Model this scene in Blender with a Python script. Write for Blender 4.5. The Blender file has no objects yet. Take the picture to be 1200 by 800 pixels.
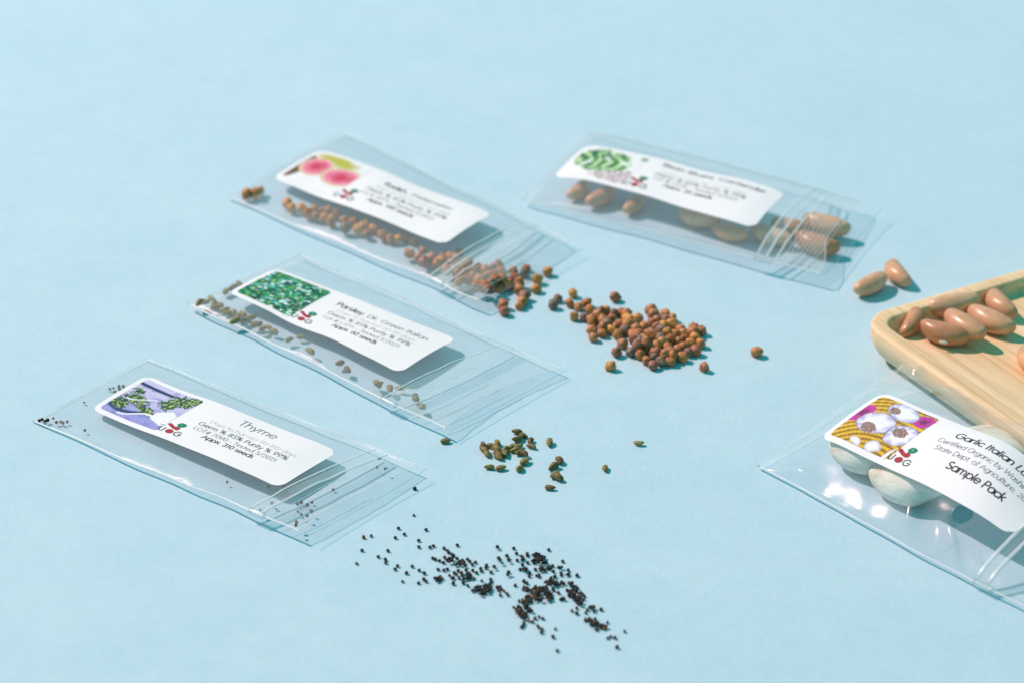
import bpy, math, random
from mathutils import Vector, noise
random.seed(7)
R = math.radians
SC = bpy.context.scene
C = SC.collection
MM = 0.001

# ------------------------------------------------------------------ camera
FPX, PITCH, CAMH, ROLL, Y0 = 3600.0, R(29.37), 437.05, R(-1.89), 780.0
_cp, _sp, _cr, _sr = math.cos(PITCH), math.sin(PITCH), math.cos(ROLL), math.sin(ROLL)
FWD = Vector((0, _cp, -_sp)); RIGHT0 = Vector((1, 0, 0)); UP0 = Vector((0, _sp, _cp))
RIGHT = RIGHT0 * _cr - UP0 * _sr
UP = RIGHT0 * _sr + UP0 * _cr
EYE = Vector((0, -Y0, CAMH))
cam_d = bpy.data.cameras.new('camera'); cam = bpy.data.objects.new('camera', cam_d); C.objects.link(cam)
from mathutils import Matrix
M = Matrix((RIGHT, UP, -FWD)).transposed().to_4x4(); M.translation = EYE * MM
cam.matrix_world = M
cam_d.sensor_width = 36.0; cam_d.lens = 36.0 * FPX / 1200.0
cam_d.clip_start = 0.01; cam_d.clip_end = 50
cam_d.dof.use_dof = True; cam_d.dof.focus_distance = 0.832; cam_d.dof.aperture_fstop = 13.0
SC.camera = cam

def ray(px, py):
    x = (px - 600) / FPX; y = (400 - py) / FPX
    return (FWD + RIGHT * x + UP * y)
def at(px, py, z=0.0):
    """millimetre point at height z seen at photo pixel"""
    d = ray(px, py); t = (z - EYE.z) / d.z
    return EYE + d * t

# ------------------------------------------------------------------ light
SC.view_settings.view_transform = 'Standard'; SC.view_settings.look = 'None'
SC.view_settings.exposure = 0.0; SC.view_settings.gamma = 1.0
w = bpy.data.worlds.new('World'); SC.world = w; w.use_nodes = True
w.node_tree.nodes['Background'].inputs[0].default_value = (0.04, 0.95, 1.0, 1)
w.node_tree.nodes['Background'].inputs[1].default_value = 0.37

def area(name, loc, target, sx, sy, power, col):
    l = bpy.data.lights.new(name, 'AREA'); l.shape = 'RECTANGLE' if sx != sy else 'DISK'
    l.size = sx; l.size_y = sy; l.energy = power; l.color = col
    o = bpy.data.objects.new(name, l); C.objects.link(o)
    o.location = loc; d = Vector(target) - Vector(loc)
    o.rotation_euler = d.to_track_quat('-Z', 'Y').to_euler(); return o
AZ, EL, KD = R(155), R(47), 5.0      # key lamp: behind and to the left
kl = Vector((math.cos(AZ) * math.cos(EL), math.sin(AZ) * math.cos(EL), math.sin(EL))) * KD
area('key_lamp', kl, (0, 0, 0), 0.11, 0.11, 344, (1.0, 0.685, 0.655))
area('added_film_fill', (-0.15, 1.30, 0.82), (0, 0, 0), 1.5, 0.60, 1.9, (0.50, 0.95, 1.0))  # added unseen fill behind the scene, gives the glossy film its whitish sheen

# ------------------------------------------------------------------ materials
def srgb(r, g, b):
    f = lambda c: (c / 255 / 12.92) if c / 255 <= 0.04045 else ((c / 255 + 0.055) / 1.055) ** 2.4
    return (f(r), f(g), f(b), 1)
def newmat(name):
    m = bpy.data.materials.new(name); m.use_nodes = True
    nt = m.node_tree; nt.nodes.clear()
    out = nt.nodes.new('ShaderNodeOutputMaterial'); return m, nt, out
def N(nt, t, **k):
    n = nt.nodes.new(t)
    for a, b in k.items():
        if a.startswith('i_'):
            key = a[2:].replace('_', ' ')
            n.inputs[int(key) if key.isdigit() else key].default_value = b
        else: setattr(n, a, b)
    return n
def simple(name, col, rough=0.5, spec=0.5, vary=0.0, vscale=200.0, bump=0.0, objvar=None, sss=0.0):
    m, nt, out = newmat(name); p = N(nt, 'ShaderNodeBsdfPrincipled')
    p.inputs['Roughness'].default_value = rough; p.inputs['Specular IOR Level'].default_value = spec
    p.inputs['Base Color'].default_value = col
    nt.links.new(p.outputs[0], out.inputs[0])
    tc = N(nt, 'ShaderNodeTexCoord')
    if objvar:
        oi = N(nt, 'ShaderNodeObjectInfo'); cr = N(nt, 'ShaderNodeValToRGB')
        e = cr.color_ramp.elements
        while len(e) > 2: e.remove(e[-1])
        for i, (pos, c) in enumerate(objvar):
            if i < 2: e[i].position = pos; e[i].color = c
            else:
                q = e.new(pos); q.color = c
        nt.links.new(oi.outputs['Random'], cr.inputs[0]); src = cr.outputs[0]
    else: src = None
    if vary or bump:
        n = N(nt, 'ShaderNodeTexNoise'); n.inputs['Scale'].default_value = vscale; n.inputs['Detail'].default_value = 4
        nt.links.new(tc.outputs['Object'], n.inputs['Vector'])
        if vary:
            hs = N(nt, 'ShaderNodeHueSaturation')
            mr = N(nt, 'ShaderNodeMapRange'); mr.inputs['From Min'].default_value = .3; mr.inputs['From Max'].default_value = .7
            mr.inputs['To Min'].default_value = 1 - vary; mr.inputs['To Max'].default_value = 1 + vary
            nt.links.new(n.outputs[0], mr.inputs[0]); nt.links.new(mr.outputs[0], hs.inputs['Value'])
            if src: nt.links.new(src, hs.inputs['Color'])
            else: hs.inputs['Color'].default_value = col
            src = hs.outputs[0]
        if bump:
            b = N(nt, 'ShaderNodeBump'); b.inputs['Strength'].default_value = bump; b.inputs['Distance'].default_value = 0.0003
            nt.links.new(n.outputs[0], b.inputs['Height']); nt.links.new(b.outputs[0], p.inputs['Normal'])
    if src: nt.links.new(src, p.inputs['Base Color'])
    return m
def film(name, haze=0.07, tint=(0.94, 0.965, 0.97, 1), rough=0.12, gloss=1.0, wr=0.5, wscale=60.0, ior=1.4):
    m, nt, out = newmat(name)
    tr = N(nt, 'ShaderNodeBsdfTransparent'); tr.inputs[0].default_value = tint
    df = N(nt, 'ShaderNodeBsdfDiffuse'); df.inputs[0].default_value = (.95, .99, 1, 1)
    gl = N(nt, 'ShaderNodeBsdfGlossy'); gl.inputs['Roughness'].default_value = rough
    gl.inputs['Color'].default_value = (gloss, gloss, gloss, 1)
    lw = N(nt, 'ShaderNodeLayerWeight'); lw.inputs[0].default_value = .5
    pw = N(nt, 'ShaderNodeMath', operation='POWER'); pw.inputs[1].default_value = 4.0
    fr = N(nt, 'ShaderNodeMath', operation='MULTIPLY_ADD'); fr.inputs[1].default_value = .42; fr.inputs[2].default_value = ((ior - 1) / (ior + 1)) ** 2
    nt.links.new(lw.outputs['Facing'], pw.inputs[0]); nt.links.new(pw.outputs[0], fr.inputs[0])
    m1 = N(nt, 'ShaderNodeMixShader'); m2 = N(nt, 'ShaderNodeMixShader'); m1.inputs[0].default_value = haze
    tc = N(nt, 'ShaderNodeTexCoord'); mp = N(nt, 'ShaderNodeMapping'); mp.inputs['Rotation'].default_value = (0, 0, R(35)); mp.inputs['Scale'].default_value = (.35, 1.3, 1)
    n = N(nt, 'ShaderNodeTexNoise'); n.inputs['Scale'].default_value = wscale; n.inputs['Detail'].default_value = 3; n.inputs['Distortion'].default_value = .6
    b = N(nt, 'ShaderNodeBump'); b.inputs['Strength'].default_value = wr; b.inputs['Distance'].default_value = 0.002
    L = nt.links.new
    L(tc.outputs['Object'], mp.inputs[0]); L(mp.outputs[0], n.inputs['Vector']); L(n.outputs[0], b.inputs['Height'])
    L(b.outputs[0], gl.inputs['Normal'])
    L(tr.outputs[0], m1.inputs[1]); L(df.outputs[0], m1.inputs[2]); L(m1.outputs[0], m2.inputs[1]); L(gl.outputs[0], m2.inputs[2])
    L(fr.outputs[0], m2.inputs[0]); L(m2.outputs[0], out.inputs[0])
    return m

M_film = film('clear_film', haze=0.115, tint=(.99,.995,1,1), gloss=.5, rough=.3)
M_back = film('clear_film_back', haze=0.02, tint=(0.985, .99, 1, 1), wr=.4, gloss=.6, rough=.3)
M_bigfilm = film('thick_clear_film', haze=0.10, tint=(.985,.993,1,1), rough=0.21, wr=.35, wscale=32)
M_zip = film('zip_plastic', haze=0.14, tint=(0.90, .95, .96, 1), rough=0.25, wr=.2)
M_ridge = film('ridge_plastic', haze=0.42, tint=(0.93, .97, .98, 1), rough=0.3, wr=.1)
M_faint = film('fine_ridge_plastic', haze=0.30, tint=(0.93, .97, .975, 1), rough=0.3, wr=.1)
M_seam = film('seam_highlight_plastic', haze=0.62, tint=(0.72, .86, .88, 1), rough=0.3, wr=.1)  # extra white imitates the bright highlight line along the front fold
M_edge = film('cut_edge_plastic', haze=0.12, tint=(0.72, .87, .90, 1), rough=0.3, wr=.1)
M_paper = simple('label_paper', (.86, .86, .90, 1), rough=.45, spec=.3)
M_ink = simple('black_ink', (.012, .012, .02, 1), rough=.5)
M_ink2 = simple('grey_ink', (.09, .09, .11, 1), rough=.5)
M_inky = simple('faint_yellow_ink', (.74, .72, .66, 1), rough=.5)
M_red = simple('red_ink', srgb(165, 30, 50), rough=.5, vary=.12, vscale=900)
M_green = simple('green_ink', srgb(0, 125, 95), rough=.5, vary=.15, vscale=900)
M_dgreen = simple('dark_green_ink', srgb(20, 70, 60), rough=.5)
M_radish = simple('brown_seed_coat', (.3, .12, .04, 1), rough=.5, spec=.4, vary=.32, vscale=380, bump=.5,
    objvar=[(0, srgb(160, 100, 58)), (.25, srgb(198, 132, 76)), (.45, srgb(172, 108, 78)), (.66, srgb(214, 150, 80)), (.84, srgb(158, 104, 84)), (.96, srgb(128, 112, 98))])
M_parsley = simple('olive_seed_coat', (.2, .15, .06, 1), rough=.55, spec=.35, vary=.5, vscale=700, bump=.9,
    objvar=[(0, srgb(122, 108, 58)), (.4, srgb(146, 126, 76)), (.65, srgb(104, 84, 48)), (.85, srgb(158, 146, 94)), (1, srgb(84, 64, 44))])
M_thyme = simple('black_seed_coat', (.03, .03, .02, 1), rough=.5, spec=.35, vary=.4, vscale=900,
    objvar=[(0, srgb(20, 30, 30)), (.62, srgb(34, 34, 32)), (.74, srgb(84, 50, 30)), (.88, srgb(60, 42, 34)), (.96, srgb(140, 84, 34))])
M_bean = simple('tan_bean_skin', (.4, .2, .09, 1), rough=.33, spec=.5, vary=.2, vscale=240, bump=.12,
    objvar=[(0, srgb(208, 154, 118)), (.35, srgb(196, 136, 96)), (.65, srgb(222, 176, 140)), (1, srgb(184, 122, 84))])
M_hilum = simple('white_hilum', (.8, .78, .72, 1), rough=.4)
def garlic_mat():
    m, nt, out = newmat('garlic_skin'); L = nt.links.new
    p = N(nt, 'ShaderNodeBsdfPrincipled'); p.inputs['Roughness'].default_value = .75; p.inputs['Specular IOR Level'].default_value = .15
    tc = N(nt, 'ShaderNodeTexCoord'); mp = N(nt, 'ShaderNodeMapping'); mp.inputs['Scale'].default_value = (.12, 1, 1)
    n = N(nt, 'ShaderNodeTexNoise'); n.inputs['Scale'].default_value = 420; n.inputs['Detail'].default_value = 4; n.inputs['Distortion'].default_value = .4
    n2 = N(nt, 'ShaderNodeTexNoise'); n2.inputs['Scale'].default_value = 70; n2.inputs['Detail'].default_value = 3
    cr = N(nt, 'ShaderNodeValToRGB'); e = cr.color_ramp.elements
    e[0].position = .3; e[0].color = (.60, .55, .46, 1); e[1].position = .58; e[1].color = (.84, .82, .74, 1)
    c2 = N(nt, 'ShaderNodeValToRGB'); e = c2.color_ramp.elements
    e[0].position = .35; e[0].color = (.84, .86, .74, 1); e[1].position = .6; e[1].color = (1, 1, 1, 1)
    mx = N(nt, 'ShaderNodeMix', data_type='RGBA', blend_type='MULTIPLY'); mx.inputs[0].default_value = 1
    b = N(nt, 'ShaderNodeBump'); b.inputs['Strength'].default_value = .8; b.inputs['Distance'].default_value = .0004
    L(tc.outputs['Object'], mp.inputs[0]); L(mp.outputs[0], n.inputs['Vector']); L(tc.outputs['Object'], n2.inputs['Vector'])
    L(n.outputs[0], cr.inputs[0]); L(n2.outputs[0], c2.inputs[0]); L(cr.outputs[0], mx.inputs[6]); L(c2.outputs[0], mx.inputs[7])
    L(mx.outputs[2], p.inputs['Base Color']); L(n.outputs[0], b.inputs['Height']); L(b.outputs[0], p.inputs['Normal']); L(p.outputs[0], out.inputs[0]); return m
M_garlic = garlic_mat()

def vcol_mat(name):
    m, nt, out = newmat(name); p = N(nt, 'ShaderNodeBsdfPrincipled'); p.inputs['Roughness'].default_value = .4
    a = N(nt, 'ShaderNodeVertexColor'); a.layer_name = 'print'
    nt.links.new(a.outputs[0], p.inputs['Base Color']); nt.links.new(p.outputs[0], out.inputs[0]); return m
M_print = vcol_mat('printed_picture')

def table_mat():
    m, nt, out = newmat('pale_blue_paper'); L = nt.links.new
    p = N(nt, 'ShaderNodeBsdfPrincipled'); p.inputs['Roughness'].default_value = .75; p.inputs['Specular IOR Level'].default_value = .15
    tc = N(nt, 'ShaderNodeTexCoord')
    n1 = N(nt, 'ShaderNodeTexNoise'); n1.inputs['Scale'].default_value = 22; n1.inputs['Detail'].default_value = 6; n1.inputs['Roughness'].default_value = .65
    n2 = N(nt, 'ShaderNodeTexNoise'); n2.inputs['Scale'].default_value = 700; n2.inputs['Detail'].default_value = 3
    cr = N(nt, 'ShaderNodeValToRGB'); e = cr.color_ramp.elements
    e[0].position = .32; e[0].color = (.495, .71, .82, 1); e[1].position = .7; e[1].color = (.540, .745, .85, 1)
    mx = N(nt, 'ShaderNodeMix', data_type='RGBA', blend_type='MULTIPLY'); mx.inputs[0].default_value = .10
    n3 = N(nt, 'ShaderNodeTexNoise'); n3.inputs['Scale'].default_value = 120; n3.inputs['Detail'].default_value = 8; n3.inputs['Roughness'].default_value = .7
    c3 = N(nt, 'ShaderNodeValToRGB'); e3 = c3.color_ramp.elements
    e3[0].position = .36; e3[0].color = (.955, .965, .965, 1); e3[1].position = .6; e3[1].color = (1, 1, 1, 1)
    m3 = N(nt, 'ShaderNodeMix', data_type='RGBA', blend_type='MULTIPLY'); m3.inputs[0].default_value = 1.0
    L(tc.outputs['Object'], n3.inputs['Vector']); L(n3.outputs[0], c3.inputs[0]); L(c3.outputs[0], m3.inputs[7])
    b = N(nt, 'ShaderNodeBump'); b.inputs['Strength'].default_value = .3; b.inputs['Distance'].default_value = .0003
    L(tc.outputs['Object'], n1.inputs['Vector']); L(tc.outputs['Object'], n2.inputs['Vector'])
    L(n1.outputs[0], cr.inputs[0]); L(cr.outputs[0], mx.inputs[6]); L(n2.outputs[1], mx.inputs[7]); L(mx.outputs[2], m3.inputs[6]); L(m3.outputs[2], p.inputs['Base Color'])
    L(n2.outputs[0], b.inputs['Height']); L(b.outputs[0], p.inputs['Normal']); L(p.outputs[0], out.inputs[0]); return m
M_table = table_mat()

def wood_mat():
    m, nt, out = newmat('pale_oak'); L = nt.links.new
    p = N(nt, 'ShaderNodeBsdfPrincipled'); p.inputs['Roughness'].default_value = .5; p.inputs['Specular IOR Level'].default_value = .35
    tc = N(nt, 'ShaderNodeTexCoord')
    def streak(sc, sx, sy, det, dist):
        mp = N(nt, 'ShaderNodeMapping'); mp.inputs['Scale'].default_value = (sx, sy, sy)
        n = N(nt, 'ShaderNodeTexNoise'); n.inputs['Scale'].default_value = sc; n.inputs['Detail'].default_value = det; n.inputs['Distortion'].default_value = dist
        L(tc.outputs['Object'], mp.inputs[0]); L(mp.outputs[0], n.inputs['Vector']); return n
    a = streak(110, .025, 1.0, 3, .08); bb = streak(520, .016, 1.0, 5, .04); c = streak(1400, .05, 1, 2, 0)
    cr = N(nt, 'ShaderNodeValToRGB'); e = cr.color_ramp.elements
    e[0].position = .28; e[0].color = srgb(238, 200, 155); e[1].position = .72; e[1].color = srgb(248, 220, 181)
    cr2 = N(nt, 'ShaderNodeValToRGB'); e = cr2.color_ramp.elements
    e[0].position = .34; e[0].color = srgb(206, 168, 126); e[1].position = .47; e[1].color = (1, 1, 1, 1)
    cr3 = N(nt, 'ShaderNodeValToRGB'); e = cr3.color_ramp.elements
    e[0].position = .3; e[0].color = (.78, .74, .68, 1); e[1].position = .5; e[1].color = (1, 1, 1, 1)
    m1 = N(nt, 'ShaderNodeMix', data_type='RGBA', blend_type='MULTIPLY'); m1.inputs[0].default_value = .5
    m2 = N(nt, 'ShaderNodeMix', data_type='RGBA', blend_type='MULTIPLY'); m2.inputs[0].default_value = .5
    L(a.outputs[0], cr.inputs[0]); L(bb.outputs[0], cr2.inputs[0]); L(c.outputs[0], cr3.inputs[0])
    L(cr.outputs[0], m1.inputs[6]); L(cr2.outputs[0], m1.inputs[7]); L(m1.outputs[2], m2.inputs[6]); L(cr3.outputs[0], m2.inputs[7])
    L(m2.outputs[2], p.inputs['Base Color'])
    b = N(nt, 'ShaderNodeBump'); b.inputs['Strength'].default_value = .25; b.inputs['Distance'].default_value = .0003
    L(bb.outputs[0], b.inputs['Height']); L(b.outputs[0], p.inputs['Normal']); L(p.outputs[0], out.inputs[0]); return m
M_wood = wood_mat()

# ------------------------------------------------------------------ helpers
def mesh(name, vs, fs, mat, smooth=True):
    me = bpy.data.meshes.new(name); me.from_pydata([tuple(Vector(v) * MM) for v in vs], [], fs); me.update()
    if mat: me.materials.append(mat)
    if smooth: me.polygons.foreach_set('use_smooth', [True] * len(me.polygons))
    return me
def obj(name, vs, fs, mat, parent=None, smooth=True, label=None):
    o = bpy.data.objects.new(name, mesh(name, vs, fs, mat, smooth)); C.objects.link(o)
    if parent: o.parent = parent; o.matrix_parent_inverse = parent.matrix_basis.inverted()
    if label: o['label'] = label
    return o
def tag(o, label, cat, group=None):
    o['label'] = label; o['category'] = cat
    if group: o['group'] = group
    return o
def empty(name, loc):
    o = bpy.data.objects.new(name, None); C.objects.link(o); o.empty_display_size = .01; o.location = Vector(loc) * MM; return o
def sm(a, b, x):
    t = max(0, min(1, (x - a) / (b - a))); return t * t * (3 - 2 * t)

# ------------------------------------------------------------------ tabletop
tv = [(-2500, -2500, 0), (2500, -2500, 0), (2500, 3000, 0), (-2500, 3000, 0)]
t = obj('tabletop', tv, [(0, 1, 2, 3)], M_table, smooth=False); t['kind'] = 'structure'

# ------------------------------------------------------------------ wooden tray
TH = 11.5
def isect(p, d, q, e):
    den = d.x * e.y - d.y * e.x; t = ((q.x - p.x) * e.y - (q.y - p.y) * e.x) / den
    return p + d * t
b0, b1 = at(1040, 355, TH), at(1200, 313.5, TH)
f0, f1 = at(1046, 404, TH), at(1172, 485, TH)
db = (b1 - b0).normalized(); df_ = (f1 - f0).normalized()
corner = isect(b0, db, f0, df_) + Vector((3.0, -1.8, 0))
# square the corner up: use mean orientation
ang_b = math.atan2(db.y, db.x); ang_f = math.atan2(df_.y, df_.x)
TR_ANG = ((ang_b - math.pi / 2) + ang_f) / 2       # direction of the long left-front side
print('tray angles', math.degrees(ang_b), math.degrees(ang_f), 'corner', corner)
TL, TW = 190.0, 120.0
def rrect(L_, W_, inset, r, z, n=10):
    pts = []; r = max(r - inset, .5); x0, x1, y0, y1 = inset, L_ - inset, inset, W_ - inset
    for cx, cy, a in ((x1 - r, y0 + r, -90), (x1 - r, y1 - r, 0), (x0 + r, y1 - r, 90), (x0 + r, y0 + r, 180)):
        for i in range(n + 1):
            q = R(a + 90 * i / n); pts.append((cx + r * math.cos(q), cy + r * math.sin(q), z))
    return pts
prof = [(6.2, 0.0), (5.0, 0.3), (2.0, 3.4), (.5, 6.4), (0, 8.5), (.05, TH - .9), (.3, TH - .35), (.8, TH - .05), (1.4, TH), (4.2, TH), (4.7, TH - .12), (5.1, TH - .6), (5.3, TH - 1.6), (5.5, TH - 2.8), (5.9, TH - 3.7), (6.7, TH - 4.3), (7.8, TH - 4.5)]
vs = []; fs = []; nn = 44
for ins, z in prof: vs += rrect(TL, TW, ins, 11, z)
for k in range(len(prof) - 1):
    for i in range(nn):
        j = (i + 1) % nn; fs.append((k * nn + i, k * nn + j, (k + 1) * nn + j, (k + 1) * nn + i))
fs.append(tuple(range(nn - 1, -1, -1))); fs.append(tuple((len(prof) - 1) * nn + i for i in range(nn)))
TFLOOR = TH - 4.5
tray = bpy.data.objects.new('wooden_tray', mesh('wooden_tray', vs, fs, M_wood)); C.objects.link(tray)
tray.location = (corner.x * MM, corner.y * MM, 0.0001); tray.rotation_euler = (0, 0, TR_ANG)
tag(tray, 'pale wooden tray with rounded corner and raised rim at the right edge holding tan beans', 'tray')

# ------------------------------------------------------------------ stroke lettering
def arc(cx, cy, rx, ry, a0, a1, n=14):
    return [(cx + rx * math.cos(R(a0 + (a1 - a0) * i / n)), cy + ry * math.sin(R(a0 + (a1 - a0) * i / n))) for i in range(n + 1)]
def ring(cx, cy, r, ry=None): return arc(cx, cy, r, ry or r, 0, 360, 24)
X = .48; r_ = X / 2; CAP = .72; AS = .76; DS = -.22
def _S(w, h, y0=0):
    rt = h * .24; rb = h * .26; cx = w / 2
    return [arc(cx, y0 + h - rt, w * .42, rt, 30, 270, 12) + arc(cx, y0 + rb, w * .46, rb, 90, -155, 12)]
G = {
 ' ': (.26, []),
 'a': (.56, [ring(.27, r_, r_), [(.51, X), (.51, 0)]]), 'b': (.56, [ring(.29, r_, r_), [(.05, AS), (.05, 0)]]),
 'c': (.46, [arc(.27, r_, r_, r_, 45, 315)]), 'd': (.56, [ring(.27, r_, r_), [(.51, AS), (.51, 0)]]),
 'e': (.54, [[(.04, r_), (.50, r_)] + arc(.27, r_, r_, r_, 0, 318)]), 'f': (.3, [arc(.24, AS - .12, .12, .12, 70, 180, 6) + [(.12, 0)], [(.0, X), (.26, X)]]),
 'g': (.56, [ring(.27, r_, r_), [(.51, X), (.51, -.02)] + arc(.27, -.02, .24, .2, 0, -150, 10)]),
 'h': (.5, [[(.05, AS), (.05, 0)], [(.05, X - .2)] + arc(.24, X - .19, .19, .19, 180, 0, 10) + [(.43, 0)]]),
 'i': (.16, [[(.07, X), (.07, 0)], [(.07, .66), (.07, .7)]]), 'k': (.44, [[(.05, AS), (.05, 0)], [(.37, X), (.07, .2)], [(.14, .27), (.4, 0)]]),
 'l': (.16, [[(.07, AS), (.07, 0)]]),
 'm': (.78, [[(.05, X), (.05, 0)], [(.05, X - .2)] + arc(.21, X - .16, .16, .16, 180, 0, 8) + [(.37, 0)], [(.37, X - .2)] + arc(.53, X - .16, .16, .16, 180, 0, 8) + [(.69, 0)]]),
 'n': (.5, [[(.05, X), (.05, 0)], [(.05, X - .2)] + arc(.24, X - .19, .19, .19, 180, 0, 10) + [(.43, 0)]]),
 'o': (.54, [ring(.27, r_, r_)]), 'p': (.56, [ring(.29, r_, r_), [(.05, X), (.05, DS)]]),
 'r': (.3, [[(.05, X), (.05, 0)], [(.05, .28)] + arc(.2, X - .15, .15, .15, 180, 75, 6)]),
 's': (.38, [arc(.18, X - .12, .12, .12, 40, 270, 10) + arc(.18, .12, .14, .12, 90, -150, 10)]),
 't': (.28, [[(.13, .66), (.13, 0)], [(.0, X), (.26, X)]]), 'u': (.5, [[(.05, X), (.05, .19)] + arc(.24, .19, .19, .19, 180, 360, 10) + [(.43, X)], [(.43, .2), (.43, 0)]]),
 'v': (.46, [[(.02, X), (.22, 0), (.42, X)]]), 'w': (.68, [[(.02, X), (.18, 0), (.34, X), (.5, 0), (.66, X)]]),
 'x': (.44, [[(.03, X), (.39, 0)], [(.39, X), (.03, 0)]]), 'y': (.46, [[(.02, X), (.22, .02)], [(.43, X), (.12, DS)]]),
 'A': (.7, [[(.02, 0), (.34, CAP), (.66, 0)], [(.13, .24), (.55, .24)]]),
 'B': (.52, [[(.06, 0), (.06, CAP), (.24, CAP)] + arc(.26, .54, .18, .18, 90, -90, 8) + [(.06, .36)], [(.24, .36)] + arc(.28, .18, .19, .18, 90, -90, 8) + [(.06, 0)]]),
 'C': (.74, [arc(.39, .36, .35, .36, 42, 318, 18)]),
 'D': (.66, [[(.06, 0), (.06, CAP), (.24, CAP)] + arc(.26, .36, .34, .36, 90, -90, 14) + [(.06, 0)]]),
 'G': (.8, [arc(.39, .36, .35, .36, 42, 360, 20) + [(.42, .36)]]), 'I': (.18, [[(.08, 0), (.08, CAP)]]),
 'L': (.42, [[(.06, CAP), (.06, 0), (.38, 0)]]), 'O': (.8, [ring(.39, .36, .36)]),
 'P': (.5, [[(.06, 0), (.06, CAP), (.26, CAP)] + arc(.27, .53, .18, .19, 90, -90, 8) + [(.06, .34)]]),
 'R': (.54, [[(.06, 0), (.06, CAP), (.26, CAP)] + arc(.27, .53, .18, .19, 90, -90, 8) + [(.06, .34)], [(.24, .34), (.47, 0)]]),
 'S': (.5, [arc(.24, .54, .17, .18, 35, 270, 12) + arc(.24, .18, .2, .18, 90, -150, 12)]),
 'T': (.46, [[(.22, 0), (.22, CAP)], [(.0, CAP), (.44, CAP)]]), 'W': (.94, [[(.02, CAP), (.24, 0), (.46, CAP), (.68, 0), (.9, CAP)]]),
 'U': (.62, [[(.06, CAP), (.06, .24)] + arc(.29, .24, .23, .24, 180, 360, 12) + [(.52, CAP)]]),
 '0': (.52, [ring(.25, .36, .21, .36)]), '1': (.34, [[(.06, .58), (.18, CAP), (.18, 0)]]),
 '2': (.52, [arc(.24, .52, .19, .2, 170, -35, 10) + [(.05, 0), (.46, 0)]]),
 '3': (.5, [arc(.22, .54, .17, .18, 150, -90, 10), arc(.22, .18, .2, .18, 90, -150, 10)]),
 '5': (.5, [[(.42, CAP), (.14, CAP), (.09, .42)] + arc(.22, .23, .21, .23, 110, -140, 12)]),
 '6': (.52, [[(.34, CAP), (.08, .34)], ring(.25, .22, .21, .22)]), '7': (.5, [[(.04, CAP), (.44, CAP), (.14, 0)]]),
 '8': (.52, [ring(.25, .54, .16, .18), ring(.25, .18, .2, .18)]), '9': (.52, [ring(.25, .5, .2, .22), [(.43, .4), (.16, 0)]]),
 '4': (.52, [[(.36, 0), (.36, CAP), (.03, .2), (.48, .2)]]),
 '%': (.76, [ring(.16, .56, .13, .16), ring(.56, .16, .13, .16), [(.56, CAP), (.16, 0)]]),
 '#': (.6, [[(.16, 0), (.26, CAP)], [(.36, 0), (.46, CAP)], [(.04, .25), (.5, .25)], [(.08, .48), (.54, .48)]]),
 '.': (.18, [[(.07, 0), (.07, .05)]]), ',': (.18, [[(.09, .05), (.05, -.12)]]), '-': (.34, [[(.05, .27), (.28, .27)]]),
 '/': (.36, [[(.02, -.06), (.32, CAP)]]), '(': (.26, [arc(.32, .3, .22, .5, 125, 235, 8)]), ')': (.26, [arc(-.08, .3, .22, .5, 55, -55, 8)]),
}
def text_polys(s, size, weight, x, y, align='c', track=.03):
    """ribbon quads in label mm; y runs from the back edge downwards; returns verts, faces"""
    wdt = sum(G[c][0] + track for c in s) * size
    ox = x - wdt / 2 if align == 'c' else x
    vs = []; fs = []; pen = 0
    for c in s:
        gw, lines = G[c]
        for ln in lines:
            P = []
            for a, b in zip(ln[:-1], ln[1:]):
                d = math.hypot(b[0] - a[0], b[1] - a[1]); k = max(1, int(d * size / .8))
                for q in range(k): P.append((a[0] + (b[0] - a[0]) * q / k, a[1] + (b[1] - a[1]) * q / k))
            P.append(ln[-1]); n0 = len(vs)
            hw = weight / 2
            Q = [(ox + (pen + p[0]) * size, y - p[1] * size) for p in P]
            for i, p in enumerate(Q):
                a = Q[max(0, i - 1)]; b = Q[min(len(Q) - 1, i + 1)]
                dx, dy = b[0] - a[0], b[1] - a[1]; l = math.hypot(dx, dy) or 1e-6
                nx, ny = -dy / l * hw, dx / l * hw
                e = 0
                if i == 0: e = -hw * .6
                if i == len(Q) - 1: e = hw * .6
                px, py = p[0] + dx / l * e, p[1] + dy / l * e
                vs += [(px + nx, py + ny), (px - nx, py - ny)]
            for i in range(len(Q) - 1):
                k = n0 + 2 * i; fs.append((k, k + 2, k + 3, k + 1))
        pen += gw + track
    return vs, fs

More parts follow.
